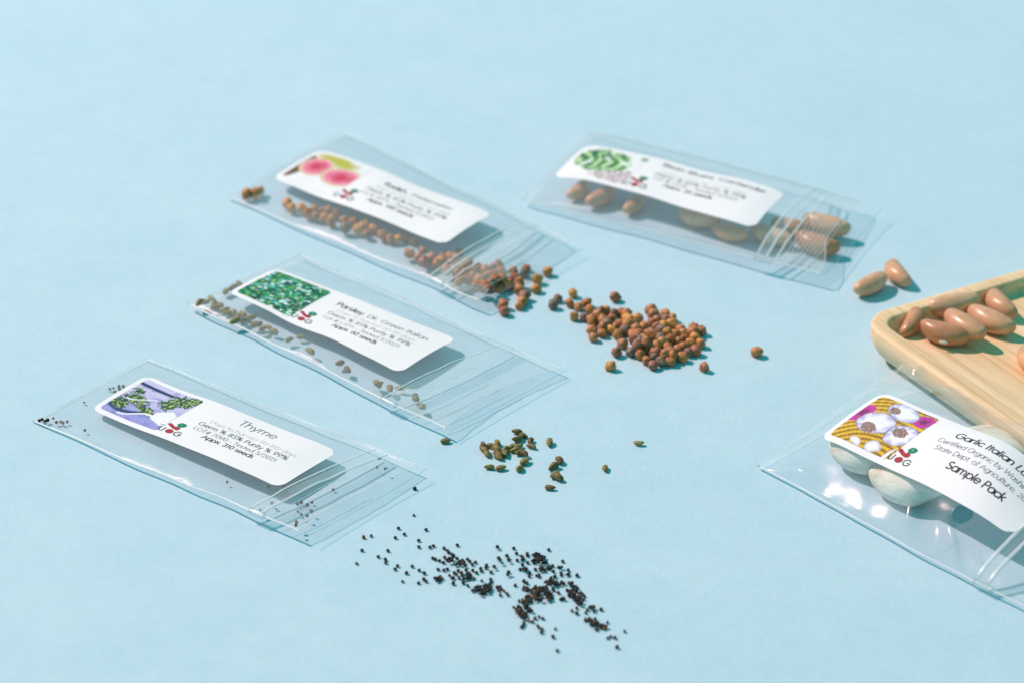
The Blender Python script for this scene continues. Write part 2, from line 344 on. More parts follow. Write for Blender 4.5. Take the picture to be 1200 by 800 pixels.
# ------------------------------------------------------------------ printed pictures (colour as a function of place)
def fn(x, y, s, o=0.0): return noise.noise(Vector((x * s + o, y * s - o, o * 1.7)))
def mixc(a, b, t): t = max(0, min(1, t)); return tuple(a[i] + (b[i] - a[i]) * t for i in range(3))
def sg(*c): return srgb(*c)[:3]
def ell(s, t, cx, cy, rx, ry, a=0):
    dx, dy = s - cx, t - cy; ca, sa = math.cos(R(a)), math.sin(R(a))
    u, v = dx * ca + dy * sa, -dx * sa + dy * ca; return math.sqrt((u / rx) ** 2 + (v / ry) ** 2)
def pic_thyme(s, t):
    c = mixc(sg(200, 196, 232), sg(150, 150, 214), sm(.25, .95, t + .3 * fn(s, t, 5, 3)))
    c = mixc(c, sg(120, 112, 190), sm(.1, .5, fn(s, t, 9, 8)) * .5)
    d = abs(t - (.13 + .02 * s)); c = mixc(sg(30, 34, 92), c, sm(.02, .045, d)) if s > .12 or t < .3 else c
    d = abs(t - (.80 + .07 * math.sin(s * 7))); c = mixc(sg(44, 48, 110), c, sm(.02, .06, d))
    for cx, cy, rx, ry, a in ((.24, .50, .2, .13, 15), (.12, .72, .16, .12, 30), (.55, .68, .24, .08, 18), (.8, .2, .2, .13, 10), (.9, .1, .12, .1, 0), (.68, .38, .12, .16, -20), (.12, .3, .1, .06, 10)):
        e = ell(s, t, cx, cy, rx, ry, a) + .55 * fn(s, t, 22, cx * 9)
        if e < 1:
            g = fn(s, t, 38, 2) + .35 * fn(s, t, 80, 5)
            c = mixc(sg(24, 56, 30), sg(120, 150, 66), sm(-.3, .45, g))
            if g > .35: c = sg(196, 206, 130)
            if e > .82: c = mixc(c, sg(50, 60, 110), .5)
    d = abs(t - (.88 + .08 * math.sin(s * 9 - 1) - .10 * s)); 
    if d < .022 and .25 < s: c = sg(238, 238, 250)
    d = abs(t - (.46 + .10 * math.sin(s * 8 + .5)))
    if d < .018 and .1 < s < .5: c = sg(226, 224, 244)
    if s > .70 and t > .52 + .15 * (1 - s) + .05 * math.sin(s * 20): 
        if ell(s, t, .93, .66, .26, .17, -15) < 1: c = sg(240, 240, 248)
    return c
def pic_parsley(s, t):
    g = fn(s, t, 11, 1) + .7 * fn(s, t, 26, 4) + .5 * fn(s, t, 55, 6)
    c = mixc(sg(0, 66, 44), sg(34, 150, 88), sm(-.5, .5, g))
    c = mixc(c, sg(0, 44, 34), sm(.1, .5, fn(s, t, 17, 12)))
    c = mixc(c, sg(140, 196, 84), sm(.2, .55, fn(s, t, 19, 21)) * .9)
    wv = fn(s, t, 14, 31) + .5 * fn(s, t, 34, 33)
    c = mixc(c, sg(216, 240, 246), sm(.22, .5, wv))
    c = mixc(c, sg(96, 190, 176), sm(.2, .5, fn(s, t, 16, 45)) * .8)
    return c
def pic_radish(s, t):
    c = sg(240, 240, 248)
    e = ell(s, t, .42, .12, .5, .22, 8) + .2 * fn(s, t, 5, 2); c = mixc(sg(190, 184, 60), c, sm(.35, 1.05, e))
    e = ell(s, t, .02, .55, .16, .4, 0); 
    if e < 1: c = mixc(sg(80, 76, 40), sg(160, 60, 60), sm(0, .3, fn(s, t, 16, 6)))
    for cx, cy, rx, ry, a in ((.28, .46, .24, .27, 0), (.78, .50, .30, .24, -20)):
        e = ell(s, t, cx, cy, rx, ry, a)
        if e < 1.08: c = sg(206, 206, 120)
        if e < 1: c = mixc(sg(206, 60, 96), sg(238, 128, 158), sm(.15, .85, e + .35 * fn(s, t, 14, cx)))
        if .86 < e < .98: c = sg(244, 190, 196)
        if e < .28: c = sg(214, 40, 84)
    return c
def pic_bean(s, t):
    c = sg(240, 240, 248)
    e = ell(s, t, .42, .42, .46, .40, 6) + .12 * fn(s, t, 8, 4)
    if e < 1:
        k = math.sin((s * 1.3 + .75 * (t - .4) ** 2 * 3 - .5 * t) * 30 + 2.5 * fn(s, t, 4, 2))
        c = mixc(sg(70, 128, 44), sg(196, 226, 176), sm(-.5, .7, k))
        dk = fn(s, t, 8, 9); c = mixc(c, sg(26, 84, 46), sm(.16, .34, dk)); c = mixc(c, sg(228, 244, 236), sm(.3, .45, fn(s, t, 7, 19)))
    e = ell(s, t, .78, .82, .34, .22, -18) + .4 * fn(s, t, 16, 5)
    if e < 1 and ell(s, t, .42, .42, .46, .40, 6) > .95:
        g = fn(s, t, 30, 3); c = mixc(sg(224, 214, 220), sg(120, 74, 74), sm(.05, .3, g))
    if ell(s, t, .96, .12, .055, .06, 0) + .3 * fn(s, t, 30, 2) < 1: c = sg(60, 124, 76)
    return c
def pic_garlic(s, t):
    tt = t / .93
    q = math.hypot(s - .75, tt - 1.5); k = math.sin(q * 66 + 1.5 * fn(s, t, 3, 1)) + .25 * math.sin(math.atan2(tt - 1.5, s - .75) * 90)
    c = mixc(sg(150, 108, 8), sg(232, 186, 44), sm(-1.0, .9, k + .6 * fn(s, t, 20, 2)))
    for cx, cy, rx, ry, a in ((.06, .47, .13, .22, 8), (.88, .18, .15, .15, 0)):
        e = ell(s, tt, cx, cy, rx, ry, a) + .15 * fn(s, t, 30, 6)
        if e < 1: c = mixc(sg(120, 10, 90), sg(196, 46, 160), sm(.1, .7, e + .5 * fn(s, t, 40, 3)))
    for cx, cy, rx, ry, a, bx, by, br in ((.37, .56, .27, .22, -20, .35, .69, .12), (.53, .17, .25, .17, 12, .40, .2, .09), (.83, .6, .2, .22, 15, .78, .55, .12)):
        e = ell(s, tt, cx, cy, rx, ry, a) + .10 * fn(s, t, 7, cx)
        if e < 1.06: c = sg(150, 130, 150)
        if e < 1:
            lob = math.sin(math.atan2(tt - by, s - bx) * 9) * sm(.3, 1, e)
            c = mixc(sg(246, 244, 252), sg(186, 180, 226), sm(.45, 1.1, e + .18 * lob))
            eb = ell(s, tt, bx, by, br, br * .8, 20) + .2 * fn(s, t, 26, 4)
            if eb < 1: c = mixc(sg(126, 96, 90), sg(186, 152, 144), sm(-.3, .4, fn(s, t, 46, 7)))
    for cx, cy, rx, ry, a in ((.39, .93, .11, .055, 20), (.66, .90, .13, .10, 10), (.93, .97, .03, .2, 10)):
        e = ell(s, t, cx, cy, rx, ry, a) + .25 * fn(s, t, 9, cx)
        if e < 1: c = mixc(sg(250, 246, 250), sg(206, 196, 214), sm(.4, 1, e))
    return c

# ------------------------------------------------------------------ bags
class Bag:
    """px corners: front-left, front-right, back-left, back-right, each (x, y, height mm)"""
    def __init__(s, px, A, mouth=.92, bumps=(), folds=(), wr=.35, seed=0.0, pw=.62, ulen=.07, zipu=.8, clear=.12):
        s.P = [at(a, b, z) for a, b, z in px]; s.A = A; s.mouth = mouth; s.bumps = bumps; s.folds = folds
        s.wr = wr; s.seed = seed; s.pw = pw; s.ulen = ulen; s.zipu = zipu; s.lab = None; s.skew = 0; s.wave = .9; s.clear = clear
    def xy(s, u, v):
        fl, fr, bl, br = s.P
        q = fl * (1 - u) * (1 - v) + fr * u * (1 - v) + bl * (1 - u) * v + br * u * v
        n = (fr - fl).normalized()
        wob = (.3 * math.sin(u * 9 + s.seed) + .7 * noise.noise(Vector((u * 7, v * 2 + s.seed, 1)))) * (1 - v if v < .5 else v)
        return q + Vector((-n.y, n.x, 0)) * wob
    def uv(s, x, y):
        fl, fr, bl, br = s.P; u = v = .5
        for _ in range(12):
            q = s.xy(u, v); e = 1e-3
            qu = (s.xy(u + e, v) - q) / e; qv = (s.xy(u, v + e) - q) / e
            dx, dy = x - q.x, y - q.y; det = qu.x * qv.y - qu.y * qv.x
            u += (dx * qv.y - dy * qv.x) / det; v += (qu.x * dy - qu.y * dx) / det
        return u, v
    def low(s, u, v):
        u_, v_ = max(0, min(1, u)), max(0, min(1, v))
        zb = s.xy(u_, v_).z
        w = math.sin(math.pi * v_) ** .55 * sm(-.05, .04, u_) * (1 - .75 * sm(.86, 1.0, u_))
        return zb + (min(zb, .25) - zb) * w
    def top(s, u, v, wr=True):
        u_, v_ = max(0, min(1, u)), max(0, min(1, v))
        zb = s.xy(u_, v_).z
        U = (1 - math.exp(-u_ / s.ulen)) * (1 - .62 * sm(s.zipu - .14, s.mouth + .02, u_))
        sv = math.sin(math.pi * v_) ** s.pw
        z = zb + s.A * U * sv
        z += s.wave * noise.noise(Vector((u_ * 5 + s.seed, v_ * 1.6, s.seed))) * min(1, 3 * sv) * U
        for bu, bv, ru, rv, h in s.bumps:
            z += h * math.exp(-((u_ - bu) / ru) ** 2 - ((v_ - bv) / rv) ** 2) * min(1, 3 * sv)
        if wr:
            m = 1.0
            if s.lab:
                a0, a1, c0, c1 = s.lab
                m = 1 - sm(a0 - .05, a0 + .0, u_) * (1 - sm(a1, a1 + .05, u_)) * sm(c0 - .08, c0, v_) * (1 - sm(c1, c1 + .08, v_))
            edge = min(1, 5 * sv)
            fl = s.P[0]; Lr = (s.P[1] - fl).length
            x, y = u_ * Lr, v_ * 40
            nz = noise.noise(Vector((x * .055 + s.seed, y * .20, s.seed))) + .45 * noise.noise(Vector((x * .16 - y * .06, y * .22 + s.seed, 3)))
            z += s.wr * nz * edge * m
            for ua, va, ub, vb, h, wd in s.folds:
                dx, dy = (ub - ua) * Lr, (vb - va) * s.wid(); px, py = (u_ - ua) * Lr, (v_ - va) * s.wid()
                l2 = dx * dx + dy * dy; k = max(0, min(1, (px * dx + py * dy) / l2))
                d = math.hypot(px - k * dx, py - k * dy)
                z += h * math.exp(-(d / wd) ** 2) * (1 - abs(2 * k - 1) ** 3) * min(1, 4 * sv) * m
        lo = s.low(u_, v_) + .12 + s.clear * sm(0, .05, u_) * sm(0, .10, v_) * sm(0, .06, 1 - v_) * (1 - sm(.5, .7, u_))
        return max(z, lo)
    def wid(s): return (s.P[2] - s.P[0]).length
    def hit(s, px, py, fz):
        d = ray(px, py); z = 30.0; prev = None
        while z > 0:
            p = EYE + d * ((z - EYE.z) / d.z); u, v = s.uv(p.x, p.y); h = fz(u, v)
            if z <= h: return u, v, p
            z -= .08
        return u, v, p
    def drop(s, px, py, r):
        z = r + .3
        for _ in range(4):
            p = at(px, py, z); u, v = s.uv(p.x, p.y); z = s.low(u, v) + r + .1
        return at(px, py, z)
    def sheet(s, name, parent, mat, f, u0, u1, nu, nv, holes=(), uend=None):
        """a film grid; a hole is (u, v, ru, rv) cut clean through"""
        vs = []; UV = []
        for i in range(nu + 1):
            for j in range(nv + 1):
                v = j / nv; v = .5 - .5 * math.cos(math.pi * v) if True else v
                ue = u1 if uend is None else uend(v)
                UV.append([u0 + (ue - u0) * i / nu + s.skew * v, v])
        fs = []; dead = set()
        for hu, hv, ru, rv in holes:
            for k, (u, v) in enumerate(UV):
                d = math.hypot((u - hu) / ru, (v - hv) / rv)
                if d < .8: dead.add(k)
                elif d < 1.25 and d > 0: UV[k] = [hu + (u - hu) / d, hv + (v - hv) / d]
        for u, v in UV:
            q = s.xy(u, v); vs.append((q.x, q.y, f(u, v)))
        for i in range(nu):
            for j in range(nv):
                a = i * (nv + 1) + j; q = (a, a + nv + 1, a + nv + 2, a + 1)
                if not any(k in dead for k in q): fs.append(q)
        return obj(name, vs, fs, mat, parent)
    def strip(s, name, parent, mat, uvs, f, r, off=0.0, flat=.6):
        """a round or flattened cord following a list of (u, v) over surface f"""
        P = []
        for u, v in uvs:
            q = s.xy(u, v); P.append(Vector((q.x, q.y, f(u, v) + off)))
        vs = []; fs = []; n = 6
        for i, p in enumerate(P):
            t_ = (P[min(i + 1, len(P) - 1)] - P[max(i - 1, 0)]); t_.z = 0; t_.normalize()
            sd = Vector((-t_.y, t_.x, 0))
            for k in range(n):
                a = 2 * math.pi * k / n; vs.append(p + sd * (r * math.cos(a)) + Vector((0, 0, r * flat * math.sin(a))))
        for i in range(len(P) - 1):
            for k in range(n):
                fs.append((i * n + k, i * n + (k + 1) % n, (i + 1) * n + (k + 1) % n, (i + 1) * n + k))
        fs.append(tuple(range(n))); fs.append(tuple((len(P) - 1) * n + k for k in range(n - 1, -1, -1)))
        return obj(name, vs, fs, mat, parent)

LW, LH = 66.7, 25.4
class Label:
    def __init__(s, bag, corners, parent, lift=.16):
        s.bag = bag
        g = lambda u, v: bag.top(u, v, False)
        s.c = [bag.hit(px, py, g)[:2] for px, py in corners]      # back-left, front-left, front-right, back-right
        us = [c[0] for c in s.c]; vs_ = [c[1] for c in s.c]
        bag.lab = (max(us[0], us[1]) - .03, min(us[2], us[3]) + .03, (vs_[1] + vs_[2]) / 2, (vs_[0] + vs_[3]) / 2)
        s.lift = lift; s.parent = parent
    def p(s, x, y, off=0.0):
        a, b = x / LW, y / LH; A, B, Cc, D = s.c
        u = (A[0] * (1 - a) + D[0] * a) * (1 - b) + (B[0] * (1 - a) + Cc[0] * a) * b
        v = (A[1] * (1 - a) + D[1] * a) * (1 - b) + (B[1] * (1 - a) + Cc[1] * a) * b
        q = s.bag.xy(u, v); return Vector((q.x, q.y, s.bag.top(u, v, False) + s.lift + off))
    def grid(s, name, parent, mat, x0, x1, y0, y1, nx, ny, rad, off, paint=None, thick=0):
        vs = []; fs = []; cols = []
        for i in range(nx + 1):
            for j in range(ny + 1):
                x, y = x0 + (x1 - x0) * i / nx, y0 + (y1 - y0) * j / ny
                cx = min(max(x, x0 + rad), x1 - rad); cy = min(max(y, y0 + rad), y1 - rad)
                d = math.hypot(x - cx, y - cy)
                if d > rad and d > 0: x, y = cx + (x - cx) / d * rad, cy + (y - cy) / d * rad
                vs.append(s.p(x, y, off))
                if paint:
                    cc = paint((x - x0) / (x1 - x0), (y - y0) / (y1 - y0)); gn = 1 + .22 * fn(x, y, 2.1, 3) + .14 * fn(x, y, 5, 8)
                    cols.append(tuple(min(.92, c_ * gn) for c_ in cc))
        for i in range(nx):
            for j in range(ny):
                a = i * (ny + 1) + j; fs.append((a, a + 1, a + ny + 2, a + ny + 1))
        o = obj(name, vs, fs, mat, parent)
        if paint:
            at_ = o.data.color_attributes.new('print', 'FLOAT_COLOR', 'POINT')
            flat = []
            for c in cols: flat += [c[0], c[1], c[2], 1.0]
            at_.data.foreach_set('color', flat)
        return o
    def ink(s, name, parent, mat, items, off=.07):
        vs = []; fs = []
        for it in items:
            v2, f2 = text_polys(*it); n0 = len(vs)
            vs += [s.p(x, y, off) for x, y in v2]; fs += [tuple(n0 + k for k in f) for f in f2]
        # make sure faces look up
        o = obj(name, vs, [tuple(reversed(f)) for f in fs], mat, parent, smooth=False); return o
    def disc(s, name, parent, mat, blobs, off=.06):
        vs = []; fs = []
        for poly in blobs:
            n0 = len(vs); cx = sum(p[0] for p in poly) / len(poly); cy = sum(p[1] for p in poly) / len(poly)
            vs.append(s.p(cx, cy, off)); vs += [s.p(x, y, off) for x, y in poly]
            n = len(poly); fs += [(n0, n0 + 1 + k, n0 + 1 + (k + 1) % n) for k in range(n)]
        return obj(name, vs, fs, mat, parent, smooth=False)

def circ(cx, cy, rx, ry=None, n=20, wob=0.0):
    return [(cx + rx * math.cos(2 * math.pi * k / n) * (1 + wob * math.sin(5 * k)), cy + (ry or rx) * math.sin(2 * math.pi * k / n)) for k in range(n)]

def stroke_poly(pts, w):
    """outline of a thick poly line"""
    a = []; b = []
    for i, p in enumerate(pts):
        q0 = pts[max(0, i - 1)]; q1 = pts[min(len(pts) - 1, i + 1)]
        dx, dy = q1[0] - q0[0], q1[1] - q0[1]; l = math.hypot(dx, dy)
        a.append((p[0] - dy / l * w / 2, p[1] + dx / l * w / 2)); b.append((p[0] + dy / l * w / 2, p[1] - dx / l * w / 2))
    return a, b
def build_label(bag, corners, paint, parent, texts, pic=(1.6, 22.4, 1.7, 23.2), prad=1.2, logo=(25.6, 22.4)):
    L = Label(bag, corners, parent)
    lb = L.grid('paper_label', parent, M_paper, 0, LW, 0, LH, 90, 36, 3.2, 0)
    L.grid('printed_picture', lb, M_print, *pic, 120, 96, prad, .05, paint)
    lx, ly = logo
    lg = L.ink('logo_lettering', lb, M_dgreen, [('U', 3.0, .34, lx - 2.6, ly, 'c'), ('G', 3.0, .34, lx + 2.9, ly, 'c')])
    rd = [circ(lx, ly - 1.0, 1.22, 1.12)]
    rd.append([(lx - 2.9, ly - 4.5), (lx - 2.2, ly - 4.9), (lx - .2, ly - 3.9), (lx + .4, ly - 4.3), (lx + 1.3, ly - 4.3), (lx + 1.8, ly - 3.4), (lx + 1.4, ly - 2.6), (lx + .5, ly - 2.5), (lx - .4, ly - 2.7), (lx - 2.6, ly - 3.7)])
    L.disc('logo_tomato', lb, M_red, rd)
    L.disc('logo_leaf', lb, M_green, [circ(lx + .9, ly - 5.6, 1.35, 1.15, wob=.08), [(lx + .2, ly - 4.8), (lx + 1.2, ly - 4.3), (lx + .9, ly - 3.8), (lx + .1, ly - 4.2)]])
    L.ink('fine_line', lb, M_paper, [('-', 2.4, .14, lx + .8, ly - 5.0, 'c')], off=.1)
    for nm, mat, items in texts: L.ink(nm, lb, mat, items)
    return L

def pouch(name, label, px, A, corners, paint, texts, ridges, fine, zipu, mouth=.92, uend=None, ground=None, bumps=(), folds=(), wr=.35, seed=0., films=(None, None), extra=None, logo=(25.6, 22.4), skew=.035, foldpx=(), **kw):
    b = Bag(px, A, mouth, bumps, folds, wr, seed, zipu=zipu, **kw)
    b.folds = [b.uv(*at(x1, y1, 6).xy) + b.uv(*at(x2, y2, 6).xy) + (h, wd) for x1, y1, x2, y2, h, wd in foldpx]
    c = b.xy(.5, .5); e = empty(name, (c.x, c.y, 0)); tag(e, label, 'plastic bag', 'clear zip bags with printed labels')
    b.root = e
    L = build_label(b, corners, paint, e, texts, logo=logo)
    holes_f = []; holes_b = []
    if extra:
        for hx, hy, hr in extra:
            u, v, _ = b.hit(hx, hy, b.top); holes_f.append((u, v, hr / (b.P[1] - b.P[0]).length, hr / b.wid()))
            u, v, _ = b.hit(hx, hy, b.low); holes_b.append((u, v, hr / (b.P[1] - b.P[0]).length, hr / b.wid()))
    nu, nv = (150, 64) if not extra else (260, 150)
    b.sheet('back_film', e, films[0] or M_back, b.low, 0, 1, nu, nv, holes_b)
    b.sheet('front_film', e, films[1] or M_film, b.top, 0, mouth, nu, nv, holes_f, uend)
    # welded side seams, bottom seam and open lips
    n = 90
    ue0 = uend(0) if uend else mouth; ue1 = uend(1) if uend else mouth
    b.strip('side_seam', e, M_seam, [(ue0 * i / n, 0.0) for i in range(n + 1)], b.low, .33)
    b.strip('side_seam', e, M_faint, [(ue1 * i / n, 1.0) for i in range(n + 1)], b.low, .24)
    b.strip('bottom_seam', e, M_faint, [(0.001, i / n) for i in range(n + 1)], b.low, .13)
    b.strip('mouth_lip', e, M_faint, [((uend(i / n) if uend else mouth), i / n) for i in range(n + 1)], b.top, .16)
    b.strip('mouth_lip', e, M_edge, [(.999, i / n) for i in range(n + 1)], b.low, .14)
    # zip closure: a thick track, its ridges
    if zipu:
        b.skew = skew; b.sheet('zip_track', e, M_zip, lambda u, v: b.top(u, v) + .18, zipu - .012, zipu + .022, 4, 48); b.skew = 0
        b.strip('zip_end', e, M_zip, [(zipu - .02 + .05 * i / 8, 0.0) for i in range(9)], b.low, 1.0, flat=.9)
    for u, r in ridges:
        b.strip('zip_ridge', e, M_ridge, [(u + skew * i / 60, .01 + .97 * i / 60) for i in range(61)], b.top, r * 1.25, off=.16, flat=.4)
    for u in fine:
        b.strip('grip_ridge', e, M_faint, [(u + .6 * skew * i / 50 + .003 * math.sin(i / 9), .02 + .6 * i / 50) for i in range(51)], b.top, .13, off=.16)
    return b, L

def std_text(title, faint, germ, lot, appx, tx=44.5, germ_x=44.5, title_y=6.7):
    return [('title_text', M_ink, title), ('faint_text', M_inky, faint), ('detail_text', M_ink2, germ + lot), ('count_text', M_ink, appx)]

YMUL = LH
thyme, LT = pouch('thyme_bag', 'clear zip bag labelled Thyme with a purple and green picture',
    [(38, 493, .5), (363, 626, 3.8), (170, 420, .8), (500, 549, 3.4)], 2.0,
    [(172.5, 440), (106, 480), (327, 572), (397, 530)], pic_thyme,
    [('title_text', M_ink, [('Thyme', 4.4, .20, 44.0, 6.6)]),
     ('faint_text', M_inky, [('Days to harvest: 90-180 days'.replace(':', ''), 2.35, .15, 46, 10.9)]),
     ('germination_text', M_ink2, [('Germ % 85% Purity % 99%', 2.6, .19, 44.6, 13.7)]),
     ('lot_text', M_ink2, [('LOT# 7090 - Tested 5/2021', 2.35, .12, 44, 16.5)]),
     ('count_text', M_ink, [('Appx. 310 seeds', 2.45, .235, 43.5, 18.9)])],
    [(.795, .30), (.835, .36)], [.86, .90], .815, mouth=.965, seed=1.3, clear=1.2, ulen=.03)

parsley, LP = pouch('parsley_bag', 'clear zip bag labelled Parsley with leafy green picture, second bag from the front',
    [(222, 355, 2.4), (527, 504, 3.6), (352, 297, 2.0), (662, 434, 2.4)], 2.4,
    [(322, 316), (267, 344), (468, 438), (536, 398)], pic_parsley,
    [('title_text', M_ink, [('Parsley', 3.15, .29, 28.2, 7.6, 'l')]), ('variety_text', M_ink2, [(', Dk. Green Italian', 2.95, .15, 38.1, 7.6, 'l')]),
     ('faint_text', M_inky, [('Days to harvest 60-90 days', 2.35, .15, 45, 10.7)]),
     ('germination_text', M_ink2, [('Germ % 85% Purity % 99%', 2.6, .15, 44.6, 13.6)]),
     ('lot_text', M_ink2, [('Lot # L3211 - Tested 5/2021', 2.35, .11, 44, 16.4)]),
     ('count_text', M_ink, [('Appx. 60 seeds', 2.5, .235, 43.5, 19.0)])],
    [(.76, .22)], [.82, .86, .90, .94], .78, mouth=.965, seed=4.1, clear=1.9, ulen=.03, uend=lambda v: .985 - .03 * math.sin(math.pi * v))

radish, LR = pouch('radish_bag', 'open clear zip bag with pink radish picture, brown seeds spilling out',
    [(267, 231, 1.0), (565, 352, 4.3), (400, 153, 1.6), (684, 291, 2.6)], 3.5,
    [(374, 177), (319, 210), (520, 288), (578, 252)], pic_radish,
    [('title_text', M_ink, [('Radish', 2.85, .30, 31.0, 7.6, 'l')]), ('variety_text', M_ink2, [(', Watermelon', 2.8, .17, 39.6, 7.6, 'l')]),
     ('faint_text', M_inky, [('Days to harvest 55-65 days', 2.35, .15, 44, 10.7)]),
     ('germination_text', M_ink2, [('Germ % 85% Purity % 99%', 2.6, .16, 43.5, 13.6)]),
     ('lot_text', M_ink2, [('Lot # 3074 - Tested 5/2021', 2.35, .12, 42, 16.4)]),
     ('count_text', M_ink, [('Appx. 100 seeds', 2.4, .235, 41.5, 19.0)])],
    [(.80, .26), (.83, .34), (.865, .26)], [.88 + .0125 * k for k in range(8)], .825, mouth=.96, ulen=.045, clear=1.2, skew=-.01, seed=7.7,
    uend=lambda v: .99 - .045 * sm(.02, .35, v))

bean, LB = pouch('bean_bag', 'clear open zip bag with green pod picture on its label, holding tan beans',
    [(612, 233, 2.4), (966, 322, 5.0), (692, 154, 2.0), (1034, 243, 4.6)], 6.3,
    [(687, 172), (648, 209), (883, 269), (921, 227)], pic_bean,
    [('title_text', M_ink, [('Bean (Bush), Contender', 3.3, .28, 45, 5.6)]),
     ('faint_text', M_inky, [('Days to harvest 50-55 days', 2.35, .15, 44, 10.3)]),
     ('germination_text', M_ink2, [('Germ % 85% Purity % 99%', 2.6, .17, 43.5, 12.9)]),
     ('lot_text', M_ink2, [('Lot # 7078 - Tested 5/2021', 2.35, .12, 43, 15.5)]),
     ('count_text', M_ink, [('Appx. 30 seeds', 2.4, .235, 41.5, 18.0)])],
    [(.785, .26), (.815, .30), (.845, .26)], [.862 + .0125 * k for k in range(8)], .80, mouth=.95, seed=10.2,
    uend=lambda v: .985 - .05 * sm(.02, .4, v), pw=.5, skew=0.0)

_tw = lambda t_: sum(G[c][0] + .03 for c in t_)
CL = 45.0 - 2.75 * _tw('Certified Organic by Washington') / 2 + 3.9
SL = 44.6 - 2.75 * _tw('State Dept. of Agriculture, 2021') / 2 + 4.7
garlic_bag, LG = pouch('garlic_bag', 'large clear bag labelled Garlic and Sample Pack, leaning on the tray',
    [(888, 545, 1.2), (1292, 760, 2.4), (1058, 425, 7.5), (1452, 628, 3.0)], 9.5,
    [(1033, 461), (960, 514), (1183, 628), (1258, 590)], pic_garlic,
    [('title_text', M_ink, [('Garlic Italian Late', 3.55, .37, 31.6, 6.9, 'l')]),
     ('certified_text', M_ink2, [('Certified Organic by Washington', 2.4, .14, CL, 10.6, 'l')]),
     ('department_text', M_ink2, [('State Dept. of Agriculture, 2021', 2.4, .14, SL, 13.7, 'l')]),
     ('pack_text', M_ink, [('Sample Pack', 3.5, .40, 48.0, 18.2)])],
    [(.655, .5), (.685, .5)], [], .67, mouth=.93, seed=13.0, wr=.9, pw=.55, ulen=.09,
    bumps=[(.49, .52, .15, .27, 4.8), (.50, .85, .12, .14, 3.0)],
    foldpx=[(1048, 650, 1072, 588, 3.6, 3.2), (1066, 596, 1120, 584, 2.6, 2.8), (1124, 664, 1104, 612, 2.4, 1.5), (896, 562, 955, 545, 2.0, 4.5), (1064, 450, 1096, 440, 2.6, 2.2), (1095, 468, 1165, 484, 1.4, 2.0), (1150, 470, 1200, 492, 1.5, 2.0)],
    films=(M_back, M_bigfilm), extra=[(1128, 602, 2.9), (1098, 461, 1.7)], logo=(25.2, 22.6))

# ------------------------------------------------------------------ seeds and beans
def blob(n, rx, ry, rz, nz, sc, seed, ridge=0.0, bend=0.0, point=0.0, blunt=1.0):
    """a closed ovoid in mm along x"""
    vs = []; fs = []; m = n * 2
    for i in range(n + 1):
        th = math.pi * i / n
        for j in range(m):
            ph = 2 * math.pi * j / m
            sn = max(0.0, math.sin(th)) ** blunt; x, y, z = math.cos(th), sn * math.cos(ph), sn * math.sin(ph)
            k = 1 + nz * noise.noise(Vector((x * sc + seed, y * sc, z * sc - seed)))
            k *= 1 + ridge * math.cos(5 * ph)
            tp = 1 - point * x
            vs.append(Vector((x * rx * k, y * ry * k * tp + bend * (x * x), z * rz * k * tp)))
    for i in range(n):
        for j in range(m):
            a, b = i * m + j, i * m + (j + 1) % m; fs.append((a, a + m, b + m, b))
    # weld the poles
    top = 0; bot = n * m
    fs2 = []
    for f in fs:
        g = []
        for k in f:
            if k < m: k = 0
            if k >= n * m: k = n * m
            if k not in g: g.append(k)
        if len(g) > 2: fs2.append(tuple(g))
    used = sorted({k for f in fs2 for k in f}); idx = {k: i for i, k in enumerate(used)}
    return [vs[k] for k in used], [tuple(idx[k] for k in f) for f in fs2]
placed = []
def put(me, name, p, rot, label, cat, group, scale=1.0):
    o = bpy.data.objects.new(name, me); C.objects.link(o)
    o.location = p * MM; o.rotation_euler = rot; o.scale = (scale,) * 3
    tag(o, label, cat, group); return o
def rest(px, py, r, base=None, grp=None, tol=.86, zmax=9):
    """drop a ball of radius r so that it appears at the pixel and touches what is under it"""
    z = r
    while True:
        p = base(px, py, r) if base and z == r else at(px, py, z)
        if base and z == r: z = p.z
        if all((p - q).length > (r + s_) * tol for q, s_ in grp) or z > zmax: break
        z += .15; p = at(px, py, z)
        base = None
    grp.append((p, r)); return p

RM = [mesh('brown_seed', *blob(9, 1.7, 1.52, 1.42, .32, 1.7, k * 3.1), M_radish) for k in range(6)]
def rrot(): return (random.uniform(0, 6.28), random.uniform(0, 6.28), random.uniform(0, 6.28))
def Z(ox, oy, k, pts): return [(ox + a / k, oy + b / k) for a, b in pts]
pile = Z(680, 330, 7.275, [(55,180),(80,232),(35,300),(98,328),(145,290),(175,250),(215,245),(285,270),(268,312),(190,330),(230,350),(100,415),(112,475),(200,390),(188,440),(265,410),(300,380),(340,360),(320,452),(380,415),(360,528),(310,598),(355,265),(395,270),(405,315),(405,360),(455,355),(490,320),(470,410),(455,450),(500,450),(540,390),(600,235),(625,275),(610,350),(650,325),(725,272),(730,325),(785,312),(715,370),(780,360),(650,390),(690,415),(740,430),(575,450),(640,450),(680,480),(765,495),(810,450),(855,405),(880,435),(835,505),(890,480),(965,400),(960,430),(1035,420),(980,480),(940,520),(1025,525),(985,585),(920,600),(880,550),(830,575),(870,640),(765,680),(690,675),(620,710),(565,670),(515,625),(430,600),(485,545),(510,505),(465,490),(560,515),(570,575),(640,600),(630,640),(660,535),(700,520),(740,560),(720,615),(765,595),(790,625),(540,490)])
pile += Z(570, 300, 7.275, [(608,362),(568,415),(738,320),(710,405),(790,430),(750,515)])
spill = Z(570, 300, 7.275, [(230,130),(235,180),(342,105),(325,150),(435,200),(425,280),(150,200),(105,270),(170,250),(210,225),(280,225),(280,285),(325,340),(310,385),(283,425),(140,415),(155,470)])
